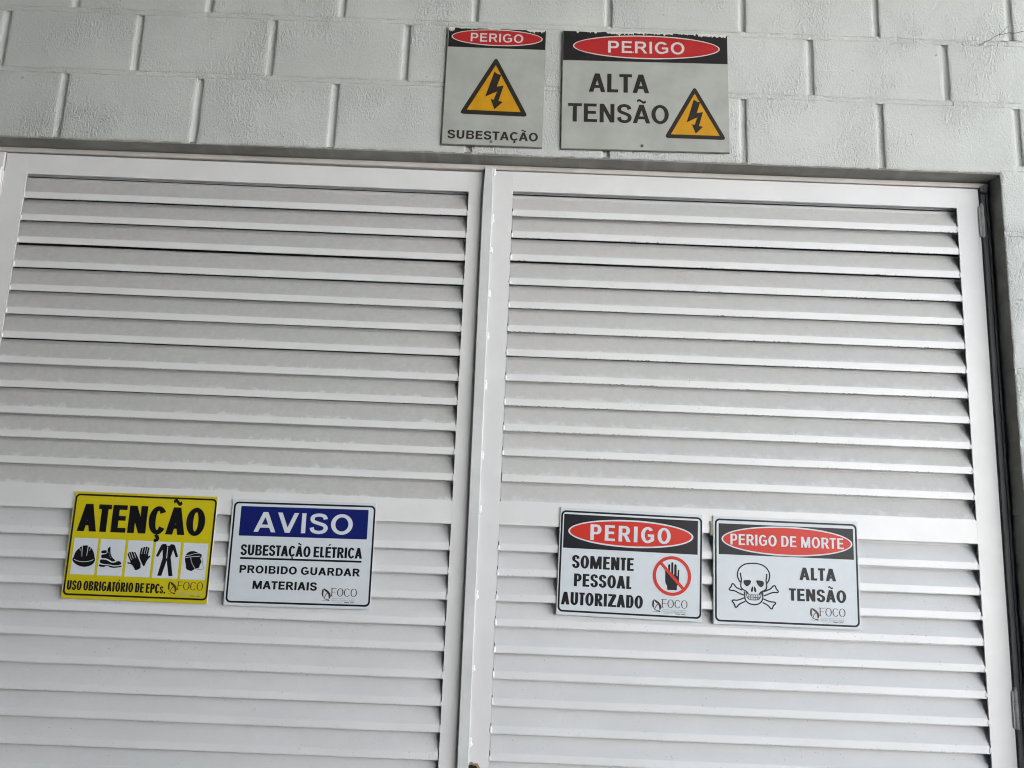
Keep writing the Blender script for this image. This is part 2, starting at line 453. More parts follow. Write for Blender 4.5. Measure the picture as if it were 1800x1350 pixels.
# ------------------------------------------------------------------ louvred leaves
UP_Z = {'L': [2.0843,2.0150,1.9452,1.8712,1.8002,1.7305,1.6594,1.5863,1.5166,1.4431,1.3762,1.3040],
        'R': [2.0838,2.0172,1.9466,1.8745,1.8040,1.7334,1.6628,1.5906,1.5195,1.4476,1.3786,1.3064]}
LO_Z = {'L': [1.1134,1.0491,0.9818,0.9142,0.8483,0.7779,0.7086,0.6425,0.5731],
        'R': [1.1186,1.0520,0.9858,0.9203,0.8518,0.7859,0.7177,0.6485,0.5809]}
def slat_mesh(length, pitch, mat, seed):
    lip, dep = 0.0202, 0.028
    ztop = pitch - 0.0045
    t = 0.0016
    prof = [(0.0035, 0.0004), (0.0015, 0.0), (0.0004, 0.0004), (0.0, 0.0016), (0.0, lip - 0.0008), (0.0006, lip + 0.0004), (dep - 0.0004, ztop - 0.0006), (dep, ztop + 0.0008), (dep, ztop + 0.0096), (dep + 0.0006, ztop + 0.0102)]
    back = [(dep + t, ztop + 0.0098), (dep + t, ztop), (t + 0.0006, lip - 0.0004), (t, 0.0024), (0.0035, 0.0022)]
    pr = prof + back
    nseg = 60
    V, F = [], []
    n = len(pr)
    xs = [-0.016, -0.0004] + [length * i / nseg for i in range(nseg + 1)] + [length + 0.0004, length + 0.016]
    nseg = len(xs) - 1
    for x in xs:
        out = x < -0.0001 or x > length + 0.0001
        s1 = 0.0007 * nz(x, seed, 0, 2.2) + 0.0002 * nz(x, seed, 5, 14)
        s2 = 0.0006 * nz(x, seed, 9, 2.6)
        for (y, z) in pr:
            if out and y < 0.0052: y, z = 0.0052, max(z, lip + 0.005)
            V.append((x, y + s2, z + s1))
    for i in range(nseg):
        for j in range(n):
            k = (j + 1) % n
            F.append((i*n + j, i*n + k, (i+1)*n + k, (i+1)*n + j))
    F.append(tuple(range(n))); F.append(tuple(nseg*n + j for j in range(n))[::-1])
    return mesh('slat', V, [f[::-1] for f in F], mat)
def weld_mesh(seed, flip=1):
    V, F = [], []
    n = 8
    for j in range(7):
        z = 0.019 * j / 6
        rr = 0.0040 * (0.55 + 0.45 * math.sin(math.pi * (j + .5) / 7)) * (1 + 0.7 * nz(j, seed, 0, 1.7))
        for k in range(n):
            a = 2 * math.pi * k / n
            V.append((rr * 0.9 * math.cos(a) + flip * 0.0006 * nz(j, seed, 4, 1.3), rr * 0.8 * math.sin(a), z))
    for j in range(6):
        for k in range(n):
            F.append((j*n+k, j*n+(k+1) % n, (j+1)*n+(k+1) % n, (j+1)*n+k))
    F.append(tuple(range(n))[::-1]); F.append(tuple(6*n+k for k in range(n)))
    return mesh('weld_bead', V, F, M_WELD, True)
WELDS = [weld_mesh(s * 3.3) for s in range(5)]

def leaf(side, xa, xb, oa, ob, label, origin, rot):
    """xa..xb outer edges, oa..ob the louvred opening between the stiles; origin = hinge point"""
    root = thing('door_leaf', label, 'door', (origin[0], origin[1], GROUND), 'louvred steel door leaves')
    root.rotation_euler = (0, 0, rot)
    ox, oy = origin
    Zg = lambda z: z - GROUND
    zt, zbm = 2.2221, GROUND + 0.015
    def part(name, x0, x1, y0, y1, z0, z1, mat, b=0.0):
        cx, cz = (x0 + x1) / 2, (z0 + z1) / 2
        mb = MB(); mb.box(x0 - cx, x1 - cx, y0, y1, z0 - cz, z1 - cz, b)
        return mb.build(name, mat, root, (cx - ox, 0, Zg(cz)))
    part('stile', xa, oa, 0, 0.0042, zbm, zt, M_FRAME, 0.0003)
    part('stile', ob, xb, 0, 0.0042, zbm, zt, M_FRAME, 0.0003)
    part('stile_web', xa, xa + 0.004, 0.0045, 0.045, zbm, zt, M_FRAME, 0)
    part('stile_web', xb - 0.004, xb, 0.0045, 0.045, zbm, zt, M_FRAME, 0)
    part('stile_web', xa + 0.0045, oa - 0.018, 0.041, 0.045, zbm, zt, M_FRAME, 0)
    part('stile_web', ob + 0.018, xb - 0.0045, 0.041, 0.045, zbm, zt, M_FRAME, 0)
    top_in = 2.1597 if side == 'L' else 2.1605
    m_top, m_bot = (1.2483, 1.1853) if side == 'L' else (1.2510, 1.1883)
    part('rail', oa, ob, 0.0001, 0.0041, top_in, zt - 0.0001, M_FRAME)
    part('rail', oa, ob, 0.0001, 0.0041, m_bot, m_top, M_FRAME)
    part('rail', oa + .0003, ob - .0003, 0.0002, 0.0042, zbm + 0.0003, -0.262, M_FRAME)
    part('rail_backing', oa - .015, ob + .015, 0.0262, 0.0300, top_in + 0.0035, zt - 0.004, M_FRAME, 0)
    L = ob - oa - 0.006
    up = [slat_mesh(L, 0.0706, M_SLAT[(side, 0)], 3.7 * k + (0 if side == 'L' else 50)) for k in range(4)]
    lo = [slat_mesh(L, 0.0672, M_SLAT[(side, 1)], 5.1 * k + (0 if side == 'L' else 50)) for k in range(4)]
    zs = [(z, up) for z in UP_Z[side]] + [(m_top - 0.0175, up)]
    low = list(LO_Z[side])
    while low[-1] - 0.0672 > -0.24: low.append(low[-1] - 0.0672)
    zs += [(z, lo) for z in low]
    for k, (z, kinds) in enumerate(zs):
        s = obj('slat', random.choice(kinds), root, (oa + 0.003 - ox, 0.0012, Zg(z)))
        s.rotation_euler = (math.radians(random.uniform(-0.5, 0.5)), math.radians(random.uniform(-0.035, 0.035)), 0)
        for xw in (oa + 0.0016, ob - 0.0016):
            if random.random() < 0.92 and abs(z - (m_top - 0.0175)) > 0.001:
                wl = obj('weld_bead', random.choice(WELDS), root, (xw - ox, 0.0016 if xw < (oa + ob) / 2 else 0.003, Zg(z) + random.uniform(0, 0.002)))
                wl.scale = (random.uniform(0.7, 1.4), 1, random.uniform(0.6, 1.0))
    return root, part

HINGE_Z = (2.12, 0.762, -0.10)
def hinge(root, x, sgn, mat=None):
    for z in HINGE_Z:
        h = MB()
        for k, (a, b, r_) in enumerate(((-0.048, -0.017, 0.0052), (-0.016, 0.016, 0.0058), (0.017, 0.047, 0.0052))):
            h.cyl((0, 0), r_, a, b, 'z', 12)
        h.cyl((0, 0), 0.0046, 0.047, 0.0505, 'z', 10, 0.003); h.cyl((0, 0), 0.0030, 0.0505, 0.056, 'z', 10, 0.0042)
        h.box(-0.009 * sgn if sgn > 0 else 0.0, 0.0 if sgn > 0 else 0.009, -0.001, 0.003, -0.046, 0.046)
        h.build('hinge', mat or M_HINGE, root, (x, -0.004, z - GROUND), smooth=False)

LD = D + 0.003
rootL, partL = leaf('L', 0.0935, 1.5365, 0.1602, 1.4702, 'left louvred door leaf of white painted steel with dusty slats', (0.0935, LD), math.radians(0.42))
hinge(rootL, 0.0845 - 0.0935, -1, M_WELD)
rootR, partR = leaf('R', 1.5395, 2.9722, 1.6013, 2.9063, 'right louvred door leaf of white painted steel with the raised meeting bar', (2.9722, D), 0.0)
hinge(rootR, 2.9772 - 2.9722, 1)
# the meeting bar: a flat strip welded to the right leaf, lapping over the left one
b = MB()
zt_, zb_ = 2.2330 - GROUND, 0.02
def barx(z): 
    t = (2.233 - GROUND - z) / 1.66
    return 0.0072 * t
ox = 2.9722
xa_, xb_ = 1.5132 - ox, 1.5421 - ox
nn = 30
vs, fs = [], []
for i in range(nn + 1):
    z = zb_ + (zt_ - zb_) * i / nn
    dx = barx(z) + 0.0003 * nz(z, 3, 1, 5)
    ch = 0.0035 if i == nn else 0
    for (x, y) in ((xa_ + ch, -0.0052), (xa_ + 0.0008 + ch, -0.006), (xb_ - 0.0012 - ch, -0.006), (xb_ - ch, -0.0050), (xb_ - ch, -0.0003), (xa_ + ch, -0.0003)):
        vs.append((x + dx, y, z))
for i in range(nn):
    for j in range(6):
        k = (j + 1) % 6
        fs.append((i*6+j, i*6+k, (i+1)*6+k, (i+1)*6+j))
fs.append(tuple(range(6))[::-1]); fs.append(tuple(nn*6 + j for j in range(6)))
bar = obj('meeting_bar', mesh('meeting_bar', vs, fs, M_BAR), rootR, (0, 0, 0))
for z in (2.205, 2.055, 1.965, 1.83, 1.705, 1.56, 1.365, 1.215, 0.985, 0.80, 0.612):
    w_ = obj('weld_bead', random.choice(WELDS), rootR, (xb_ + barx(z - GROUND) + 0.001, -0.002, z - GROUND))
    w_.scale = (1.6, 0.8, random.uniform(0.9, 1.7))
sm = MB()
sm.add([(xb_-0.0004, -0.0009, 0.1), (xb_+0.0022, -0.0009, 0.1), (xb_+0.0022, -0.0009, 0.1), (xb_, -0.0009, 0.1)], [])
# rusty cut-out of the lock, at the lower edge of the picture
k = MB()
lx, lz = 1.5585 - ox, 0.560 - GROUND
pts_o, pts_i = [], []
for i in range(28):
    a = 2 * math.pi * i / 28
    rx, rz = 0.021 * (1 + .22 * nz(math.cos(a), math.sin(a), 3, 2)), 0.017 * (1 + .3 * nz(math.cos(a), math.sin(a), 7, 2))
    pts_o.append((lx + rx * math.cos(a), -0.0012, lz + rz * math.sin(a)))
    pts_i.append((lx + .72 * rx * math.cos(a), -0.0030, lz + .66 * rz * math.sin(a)))
k.add(pts_o + pts_i, [(i, 28 + i, 28 + (i+1) % 28, (i+1) % 28) for i in range(28)])
k.build('lock_rim', plain('lock_rust', (0.38, 0.27, 0.15), 0.8, 0.3, 0.6, 120, 0.8), rootR, smooth=False)
k = MB(); k.add([(p[0], -0.0026, p[2]) for p in pts_i], [tuple(range(28))[::-1]])
k.build('lock_hole', plain('lock_hole_dark', (0.02, 0.018, 0.015), 0.9, 0.1), rootR)

PIC={
'helmet':[(17.1,182.6),(20.4,176.4),(21.9,167.3),(25.5,159.0),(31.9,152.7),(35.1,149.1),(40.0,147.4),(41.0,145.1),(55.1,144.5),(57.0,147.5),(63.5,150.0),(70.1,157.3),(74.9,167.2),(76.9,175.2),(79.2,180.1),(78.8,187.2),(73.6,194.5),(65.9,199.3),(55.9,201.7),(48.8,202.0),(38.2,199.9),(27.4,195.3),(19.9,188.5)],
'helmet_l1':[(21.7,182.4),(29.4,186.1),(39.9,188.2),(50.2,188.5),(60.3,187.1),(70.3,184.5),(75.0,180.8)],
'helmet_l2':[(40.1,146.3),(40.9,161.5),(42.3,174.5)],
'helmet_l3':[(56.1,145.7),(55.6,160.9),(54.9,172.5)],
'helmet_l4':[(33.3,151.2),(36.4,159.6)],
'helmet_l5':[(63.8,150.0),(61.0,158.7)],
'boot1':[(92.5,157.4),(106.8,154.6),(108.1,160.8),(106.9,163.4),(93.6,164.7)],
'boot2':[(94.0,167.5),(105.1,166.0),(109.9,162.8),(109.6,151.7),(111.7,147.6),(116.5,144.9),(117.2,155.4),(119.6,166.5),(124.6,174.3),(134.9,182.5),(131.0,184.7),(125.9,184.9),(119.3,181.6),(111.7,177.9),(103.3,176.7),(94.9,177.0)],
'boot3':[(93.0,180.6),(102.7,180.2),(112.2,181.9),(119.9,186.1),(127.3,188.3),(135.4,186.5),(139.1,183.4),(145.2,183.1),(150.3,186.4),(151.9,191.4),(142.4,194.3),(130.2,195.3),(121.7,193.1),(112.4,192.5),(102.1,192.4),(91.9,189.2)],
'boot4':[(90.8,192.8),(100.3,194.9),(111.7,195.2),(121.0,195.6),(131.5,197.8),(142.7,196.8),(153.2,193.9),(153.6,197.4),(146.2,199.7),(134.1,201.7),(121.6,200.7),(117.1,197.3),(108.9,197.6),(106.2,200.5),(91.7,199.6)],
'eyelets':[(113.9,160.6),(115.1,165.4),(117.1,170.1),(120.8,174.3)],
'glove1':[(164.1,164.2),(166.2,161.8),(168.8,158.1),(173.0,157.7),(176.4,156.1),(179.6,157.7),(183.1,156.6),(186.3,158.0),(208.8,196.6),(191.4,207.3),(186.2,198.7),(180.6,191.8),(174.3,189.1),(168.2,188.8),(166.7,185.9),(169.5,184.6),(176.3,186.1),(174.0,181.5)],
'glove1_l1':[(168.3,160.5),(177.2,178.4)],
'glove1_l2':[(173.1,156.8),(181.9,174.7)],
'glove1_l3':[(180.0,155.9),(188.6,172.7)],
'glove2':[(197.1,168.8),(198.9,147.5),(201.0,144.8),(204.1,145.5),(206.2,143.1),(209.1,142.6),(212.1,142.0),(214.9,140.8),(218.3,143.8),(221.2,143.1),(222.7,145.4),(219.9,167.9),(225.6,165.1),(228.7,166.4),(218.7,178.6),(214.5,194.0),(210.2,193.6),(200.1,175.8)],
'glove2_l1':[(205.3,143.7),(202.9,161.5)],
'glove2_l2':[(211.5,141.1),(210.1,161.2)],
'glove2_l3':[(217.9,142.6),(215.0,162.2)],
'suit':[(253.5,135.3),(258.0,132.8),(265.8,132.5),(268.7,137.1),(276.0,137.2),(278.5,132.6),(287.6,133.2),(291.0,136.8),(302.0,164.7),(296.3,167.9),(286.8,147.6),(282.5,167.8),(293.0,216.8),(282.0,217.5),(272.4,176.5),(262.8,217.4),(251.5,217.8),(260.9,168.7),(258.0,148.7),(248.1,167.8),(241.9,165.9),(249.7,144.3)],
'zip':[(271.4,139.4),(271.7,170.6)],
'head':[(321.2,164.0),(322.0,160.4),(327.7,151.9),(339.3,147.9),(350.3,149.8),(356.8,153.7),(364.2,155.2),(365.7,163.4),(362.9,165.9),(364.1,170.5),(367.7,176.3),(365.7,179.9),(363.3,185.9),(362.3,193.0),(352.9,195.1),(347.2,198.3),(342.3,202.6),(326.0,196.8),(326.2,187.3),(321.9,175.7)],
'head_l1':[(321.5,161.4),(334.5,159.7),(344.9,155.4),(356.8,154.3)],
'head_l2':[(322.6,166.5),(338.6,163.9),(361.8,161.4)],
'head_l3':[(336.3,165.1),(340.4,179.7),(351.7,195.2)],
'visor':[(364.9,156.4),(373.8,193.7),(368.7,196.9),(356.7,196.7)],
'hand':[(289.2,155.6),(294.1,159.1),(297.0,160.8),(296.8,139.5),(299.7,136.5),(302.6,139.2),(302.8,156.7),(305.4,159.4),(305.1,132.9),(307.8,131.2),(310.7,133.1),(311.0,162.9),(313.4,164.7),(313.5,138.2),(316.3,136.1),(319.7,138.3),(320.2,167.2),(322.4,168.0),(323.3,152.8),(324.9,150.4),(327.0,151.7),(326.8,181.0),(325.7,187.6),(321.4,194.0),(321.3,204.8),(295.6,205.1),(294.8,194.5),(291.1,189.5),(289.6,182.9)],
'forefinger':[(289.3,157.4),(289.5,148.9),(291.1,144.6),(293.5,145.9),(294.5,151.5),(295.6,161.8),(297.1,164.6),(292.7,166.7)],
'cran':[(72.5,174.8),(67.2,166.6),(64.4,157.2),(65.5,146.6),(71.1,135.8),(82.1,127.4),(94.0,124.3),(107.0,123.2),(119.9,123.7),(132.7,126.8),(143.4,133.8),(150.1,144.1),(152.1,154.6),(149.6,166.3),(144.0,175.0)],
'sideL':[(73.5,149.4),(73.4,157.9),(75.7,166.2),(74.0,176.9),(73.3,184.3),(75.3,190.5),(81.7,195.0),(88.1,197.4),(92.3,202.5),(93.3,205.6)],
'sideR':[(143.5,149.6),(143.9,158.1),(141.5,166.6),(142.9,178.2),(143.2,186.6),(139.3,193.1),(132.3,195.5),(125.7,200.0),(123.4,205.4)],
'jaw':[(82.7,198.6),(84.2,204.9),(83.5,212.3),(85.5,220.6),(90.7,226.7),(99.2,231.1),(111.0,232.0),(121.8,229.7),(129.5,223.0),(132.4,214.5),(132.1,203.9),(132.8,196.5)],
'jaw2':[(87.5,199.5),(89.9,213.1),(95.2,218.7),(107.0,220.3),(117.7,219.3),(124.3,214.8),(127.7,208.3),(129.5,197.7)],
't1':[(93.8,206.6),(123.4,205.9)],
't2':[(92.1,212.5),(124.3,212.7)],
'tv0':[(94.9,206.6),(94.6,219.7)],
'tv1':[(99.2,206.4),(98.9,219.6)],
'tv2':[(103.5,206.2),(103.2,219.4)],
'tv3':[(108.4,206.0),(108.1,219.2)],
'tv4':[(113.2,205.8),(112.9,219.0)],
'tv5':[(118.1,205.6),(117.8,218.8)],
'tv6':[(122.4,205.4),(122.1,218.6)],
'eyeL':[(80.6,170.8),(82.3,168.6),(97.4,167.4),(101.1,169.4),(101.5,173.6),(97.6,180.1),(91.6,185.1),(86.3,183.7),(81.5,177.6)],
'eyeR':[(115.1,169.9),(117.3,167.4),(123.2,167.9),(132.9,169.1),(136.0,172.1),(135.3,179.6),(131.4,184.5),(126.0,185.8),(120.7,181.2),(116.1,174.6)],
'noseL':[(107.3,182.8),(103.4,186.2),(100.6,192.6),(100.5,197.9),(103.1,199.4),(106.4,196.6)],
'noseR':[(108.9,182.8),(113.1,186.8),(115.3,192.5),(115.0,198.3),(112.8,199.5),(109.1,197.0)],
'bone1':[(81.4,208.2),(66.5,202.5),(55.8,197.1),(47.2,197.5),(42.4,195.6),(42.5,192.4),(48.0,187.4),(49.2,181.1),(52.5,178.8),(56.2,181.8),(60.3,188.0),(66.7,191.4),(77.4,195.2)],
'bone2':[(134.9,197.0),(146.3,192.3),(155.0,188.2),(159.5,181.7),(164.4,179.4),(167.0,182.4),(169.0,188.7),(174.3,193.7),(173.7,197.5),(167.7,198.2),(161.3,197.5),(152.6,200.5),(135.2,208.0)],
'bone3':[(82.3,215.0),(73.7,219.0),(63.9,222.6),(55.3,221.9),(50.5,222.6),(50.4,226.3),(55.7,230.8),(57.7,239.2),(60.3,241.2),(63.6,238.9),(69.1,231.9),(85.4,224.3)],
'bone4':[(134.0,216.0),(144.6,220.3),(154.2,223.0),(161.8,222.7),(166.6,224.6),(166.0,227.8),(159.9,232.3),(158.2,239.7),(155.4,241.4),(151.7,238.9),(146.5,232.3),(131.6,225.0)],
'fl1':[(258.3,231.3),(261.4,236.4),(260.1,245.1),(261.6,255.7),(257.2,251.9),(255.7,245.4),(256.3,237.4)],
'fl2':[(258.9,230.9),(265.8,233.2),(274.0,238.4),(279.5,245.4),(280.9,252.0),(278.3,257.4),(275.6,260.2),(274.4,247.7),(270.0,242.6),(263.1,237.7)],
'fl3':[(259.2,254.5),(262.7,258.9),(271.6,262.5),(279.7,263.4),(276.3,260.2),(268.1,259.6),(261.6,255.7)],
'fl4':[(273.4,242.4),(267.3,247.4),(263.0,256.6)],
'fl5':[(257.3,263.0),(277.7,263.4)],
'foco':[(280.7,229.8),(350.5,229.3),(350.4,252.2),(281.3,252.6)],
'lines':[(284.4,255.4),(347.4,255.3),(284.4,259.7),(346.1,262.7),(284.5,266.7),(311.6,267.2),(317.7,264.9),(346.1,267.6)],
}

# ------------------------------------------------------------------ lettering (own outlines, cap height 1)
def arc(cx, cy, rx, ry, a0, a1, n=14):
    return [(cx + rx * math.cos(math.radians(a0 + (a1 - a0) * i / n)), cy + ry * math.sin(math.radians(a0 + (a1 - a0) * i / n))) for i in range(n + 1)]

def stroke_outline(pts, tx, ty):
    L, R_ = [], []
    n = len(pts)
    for i in range(n):
        a = pts[max(i - 1, 0)]; b_ = pts[min(i + 1, n - 1)]
        dx, dy = b_[0] - a[0], b_[1] - a[1]
        q = math.hypot(dx, dy) or 1
        nx_, ny_ = -dy / q, dx / q
        L.append((pts[i][0] + nx_ * tx / 2, pts[i][1] + ny_ * ty / 2)); R_.append((pts[i][0] - nx_ * tx / 2, pts[i][1] - ny_ * ty / 2))
    return L + R_[::-1]

def glyph(ch, t, h):
    """returns width, left bearing, right bearing, list of (outer, [holes])"""
    sb, rb, ob_ = 0.10, 0.055, 0.015
    base = {'Ç': 'C', 'Ã': 'A', 'Ó': 'O', 'É': 'E'}.get(ch, ch)
    P = []
    if base == ' ': return 0.28, 0.05, 0.05, []
    if base == '.': return t, sb, sb, [([(0,0),(t,0),(t,h*1.15),(0,h*1.15)], [])]
    if base == 'I': return t, sb, sb, [([(0,0),(t,0),(t,1),(0,1)], [])]
    if base == 'A':
        w = 1.0 + (t-.2)*1.0; a_ = t * .56; k_ = w/2 - a_; s_ = t * 1.06; y1, y2 = .215, .215 + h*.95
        ap = (w/2 - s_) / k_
        P = [([(0,0),(k_,1),(w-k_,1),(w,0),(w-s_,0),(w-s_-k_*y1,y1),(s_+k_*y1,y1),(s_,0)], [[(s_+k_*y2,y2),(w-s_-k_*y2,y2),(w/2,ap)]])]
        return w, ob_, ob_, P
    if base == 'V':
        w = .96; a_ = t * .56; k_ = w/2 - a_; s_ = t * 1.06
        ap = 1 - (w/2 - s_) / k_
        return w, ob_, ob_, [([(0,1),(k_,0),(w-k_,0),(w,1),(w-s_,1),(w/2,ap),(s_,1)], [])]
    if base == 'E':
        w = .76 + (t-.2)*.8
        return w, sb, rb, [([(0,0),(0,1),(w-.03,1),(w-.03,1-h),(t,1-h),(t,.5+h/2+.02),(w-.07,.5+h/2+.02),(w-.07,.5-h/2+.02),(t,.5-h/2+.02),(t,h),(w,h),(w,0)], [])]
    if base == 'F':
        w = .72
        return w, sb, rb, [([(0,0),(0,1),(w,1),(w,1-h),(t,1-h),(t,.5+h/2+.02),(w-.10,.5+h/2+.02),(w-.10,.5-h/2+.02),(t,.5-h/2+.02),(t,0)], [])]
    if base == 'L':
        w = .71
        return w, sb, rb, [([(0,0),(0,1),(t,1),(t,h),(w,h),(w,0)], [])]
    if base == 'T':
        w = .82
        return w, .025, .025, [([(0,1),(w,1),(w,1-h),(w/2+t/2,1-h),(w/2+t/2,0),(w/2-t/2,0),(w/2-t/2,1-h),(0,1-h)], [])]
    if base == 'N':
        w = .82 + (t-.2)*1.5
        return w, sb, sb, [([(0,0),(0,1),(t*1.08,1),(w-t,t/(w-t*1.08)),(w-t,1),(w,1),(w,0),(w-t*1.08,0),(t,1-t/(w-t*1.08)),(t,0)], [])]
    if base == 'M':
        w = .98 + max(0,t-.2)*2.6; c_ = w/2
        q = t * .90; td = t * 1.12; tm = t * .46
        return w, sb, sb, [([(0,0),(0,1),(td,1),(c_,(td-tm)/(c_-tm)),(w-td,1),(w,1),(w,0),(w-q,0),(w-q,1-q/(c_-tm)),(c_+tm,0),(c_-tm,0),(q,1-q/(c_-tm)),(q,0)], [])]
    if base == 'Z':
        w = .80 + (t-.2)*1.6
        return w, .04, .04, [([(0,0),(0,h*1.05),(w-t*1.35,1-h),(.04,1-h),(.04,1),(w-.01,1),(w-.01,1-h*1.05),(t*1.35,h),(w,h),(w,0)], [])]
    if base == 'O':
        w = 1.0 + (t-.2)*.9
        return w, .055, .055, [(arc(w/2,.5,w/2,.518,0,360,36)[:-1], [arc(w/2,.5,w/2-t*1.03,.518-h,0,360,36)[:-1]])]
    if base == 'C':
        w = .93 + (t-.2)*.8; r_ = w*.527
        o = arc(r_,.5,r_,.518,37,325,30); i_ = arc(r_,.5,r_-t*1.03,.518-h,322,42,30)
        return w, .055, .04, [(o + i_, [])]
    if base == 'G':
        w = .98 + (t-.2)*1.0; r_ = w/2
        o = arc(r_,.5,r_,.518,38,300,30) + [(w-.05,.13),(w,.17),(w,.55),(r_+.02,.55),(r_+.02,.55-h*.95),(w-t,.55-h*.95),(w-t,.235)]
        i_ = arc(r_,.5,r_-t*1.03,.518-h,300,46,28)
        return w, .055, .075, [(o + i_, [])]
    if base == 'D':
        w = .87 + (t-.2)*.9; cx = w - .47
        o = [(0,0),(0,1)] + arc(cx,.5,w-cx,.5,90,-90,22)
        i_ = [(t,h)] + arc(cx,.5,w-cx-t*1.03,.5-h,-90,90,20) + [(t,1-h)]
        return w, sb, .055, [(o, [i_])]
    if base == 'U':
        w = .83 + (t-.2)*1.1; r_ = w/2
        o = [(0,1),(t,1),(t,.36)] + arc(w/2,.345,r_-t,.345-h,180,360,18) + [(w-t,1),(w,1)] + arc(w/2,.345,r_,.362,0,-180,22)
        return w, sb, sb, [(o, [])]
    if base in 'PR':
        g_ = (t - .2) * 1.1
        w = (.80 if base == 'P' else .90) + g_
        bw = (.80 if base == 'P' else .82) + g_
        lowy = .375 if base == 'P' else .405; cy = (1 + lowy) / 2; ry = (1 - lowy) / 2; rx = max(ry * 1.05, t * 1.03 + .07); cx = bw - rx
        hole = [(t,1-h),(t,lowy+h)] + arc(cx,cy,rx-t*1.03,ry-h,-90,90,14)
        if base == 'P':
            o = [(0,0),(0,1)] + arc(cx,cy,rx,ry,90,-90,18) + [(t,lowy),(t,0)]
        else:
            o = [(0,0),(0,1)] + arc(cx,cy,rx,ry,90,-72,18) + [(w-.20,.30),(w,0),(w-t*1.12,0),(w-t*1.12-.17,.28),(w-t*1.12-.30,lowy),(t,lowy),(t,0)]
            if w-t*1.12-.30 < t + .02: o[-3] = (t + .02, lowy)
        return w, sb, .045 if base == 'P' else .01, [(o, [hole])]
    if base == 'B':
        g_ = (t - .2) * 1.1
        w = .86 + g_
        r1, r2 = max(.275, t + .06), max(.30, t + .08)
        cx1, cx2 = w - .045 - r1, w - r2
        o = [(0,0),(0,1)] + arc(cx1,.755,r1,.245,90,-62,14) + arc(cx2,.275,r2,.275,68,-90,16)
        h1 = [(t,1-h),(t,.52+h*.42)] + arc(cx1,(.52+h*.42+1-h)/2,r1-t*.98,(1-h-.52-h*.42)/2,-90,90,10)
        h2 = [(t,.54-h*.5),(t,h)] + arc(cx2,(h+.54-h*.5)/2,r2-t,(.54-h*.5-h)/2,-90,90,10)
        return w, sb, .05, [(o, [h1, h2])]
    if base in 'Ss':
        w = .84 + (t - .2)
        y0 = h / 2 - .018
        X = lambda l: t / 2 + (w - t) * l
        Y = lambda q: y0 + (1 - 2 * y0) * q
        ctl = [(X(.97), Y(.76)), (X(.86), Y(.93)), (X(.50), Y(1.0)), (X(.13), Y(.93)), (X(.02), Y(.765)), (X(.13), Y(.615)), (X(.50), Y(.515)),
               (X(.88), Y(.41)), (X(1.0), Y(.245)), (X(.87), Y(.07)), (X(.50), Y(0)), (X(.12), Y(.08)), (X(0), Y(.27))]
        pts = []
        for i in range(len(ctl) - 1):
            p0, p1, p2, p3 = ctl[max(i-1, 0)], ctl[i], ctl[i+1], ctl[min(i+2, len(ctl)-1)]
            for q in range(4):
                u = q / 4
                pts.append(tuple(.5 * (2*p1[k] + (p2[k]-p0[k])*u + (2*p0[k]-5*p1[k]+4*p2[k]-p3[k])*u*u + (3*p1[k]-p0[k]-3*p2[k]+p3[k])*u**3) for k in (0, 1)))
        pts.append(ctl[-1])
        o = stroke_outline(pts, t, h)
        if base == 's':
            o = [(x * .78, y * .74) for x, y in o]; w *= .78
        return w, .05, .05, [(o, [])]
    return .5, .05, .05, []

def accents(ch, w, t, h):
    A_ = []
    if ch == 'Ã':
        c_ = w / 2
        pts = [(c_ - .26 + .52 * i / 12, 1.185 + .060 * math.sin(2 * math.pi * (i / 12 - 0.0))) for i in range(13)]
        A_.append(([(x, y) for x, y in stroke_outline(pts, t * .30, h * .80)], []))
    if ch in 'ÉÓ':
        c_ = w / 2
        A_.append(([(c_ - .06, 1.08), (c_ + .10, 1.27), (c_ + .10 + t * .9, 1.27), (c_ + .04, 1.08)], []))
    if ch == 'Ç':
        c_ = w * .52
        pts = [(c_ - .02, -.022), (c_ + .01, -.075), (c_ + .09, -.10), (c_ + .12, -.15), (c_ + .08, -.21), (c_, -.235), (c_ - .10, -.22)]
        A_.append((stroke_outline(pts, t * .55, h * .7), []))
    return A_

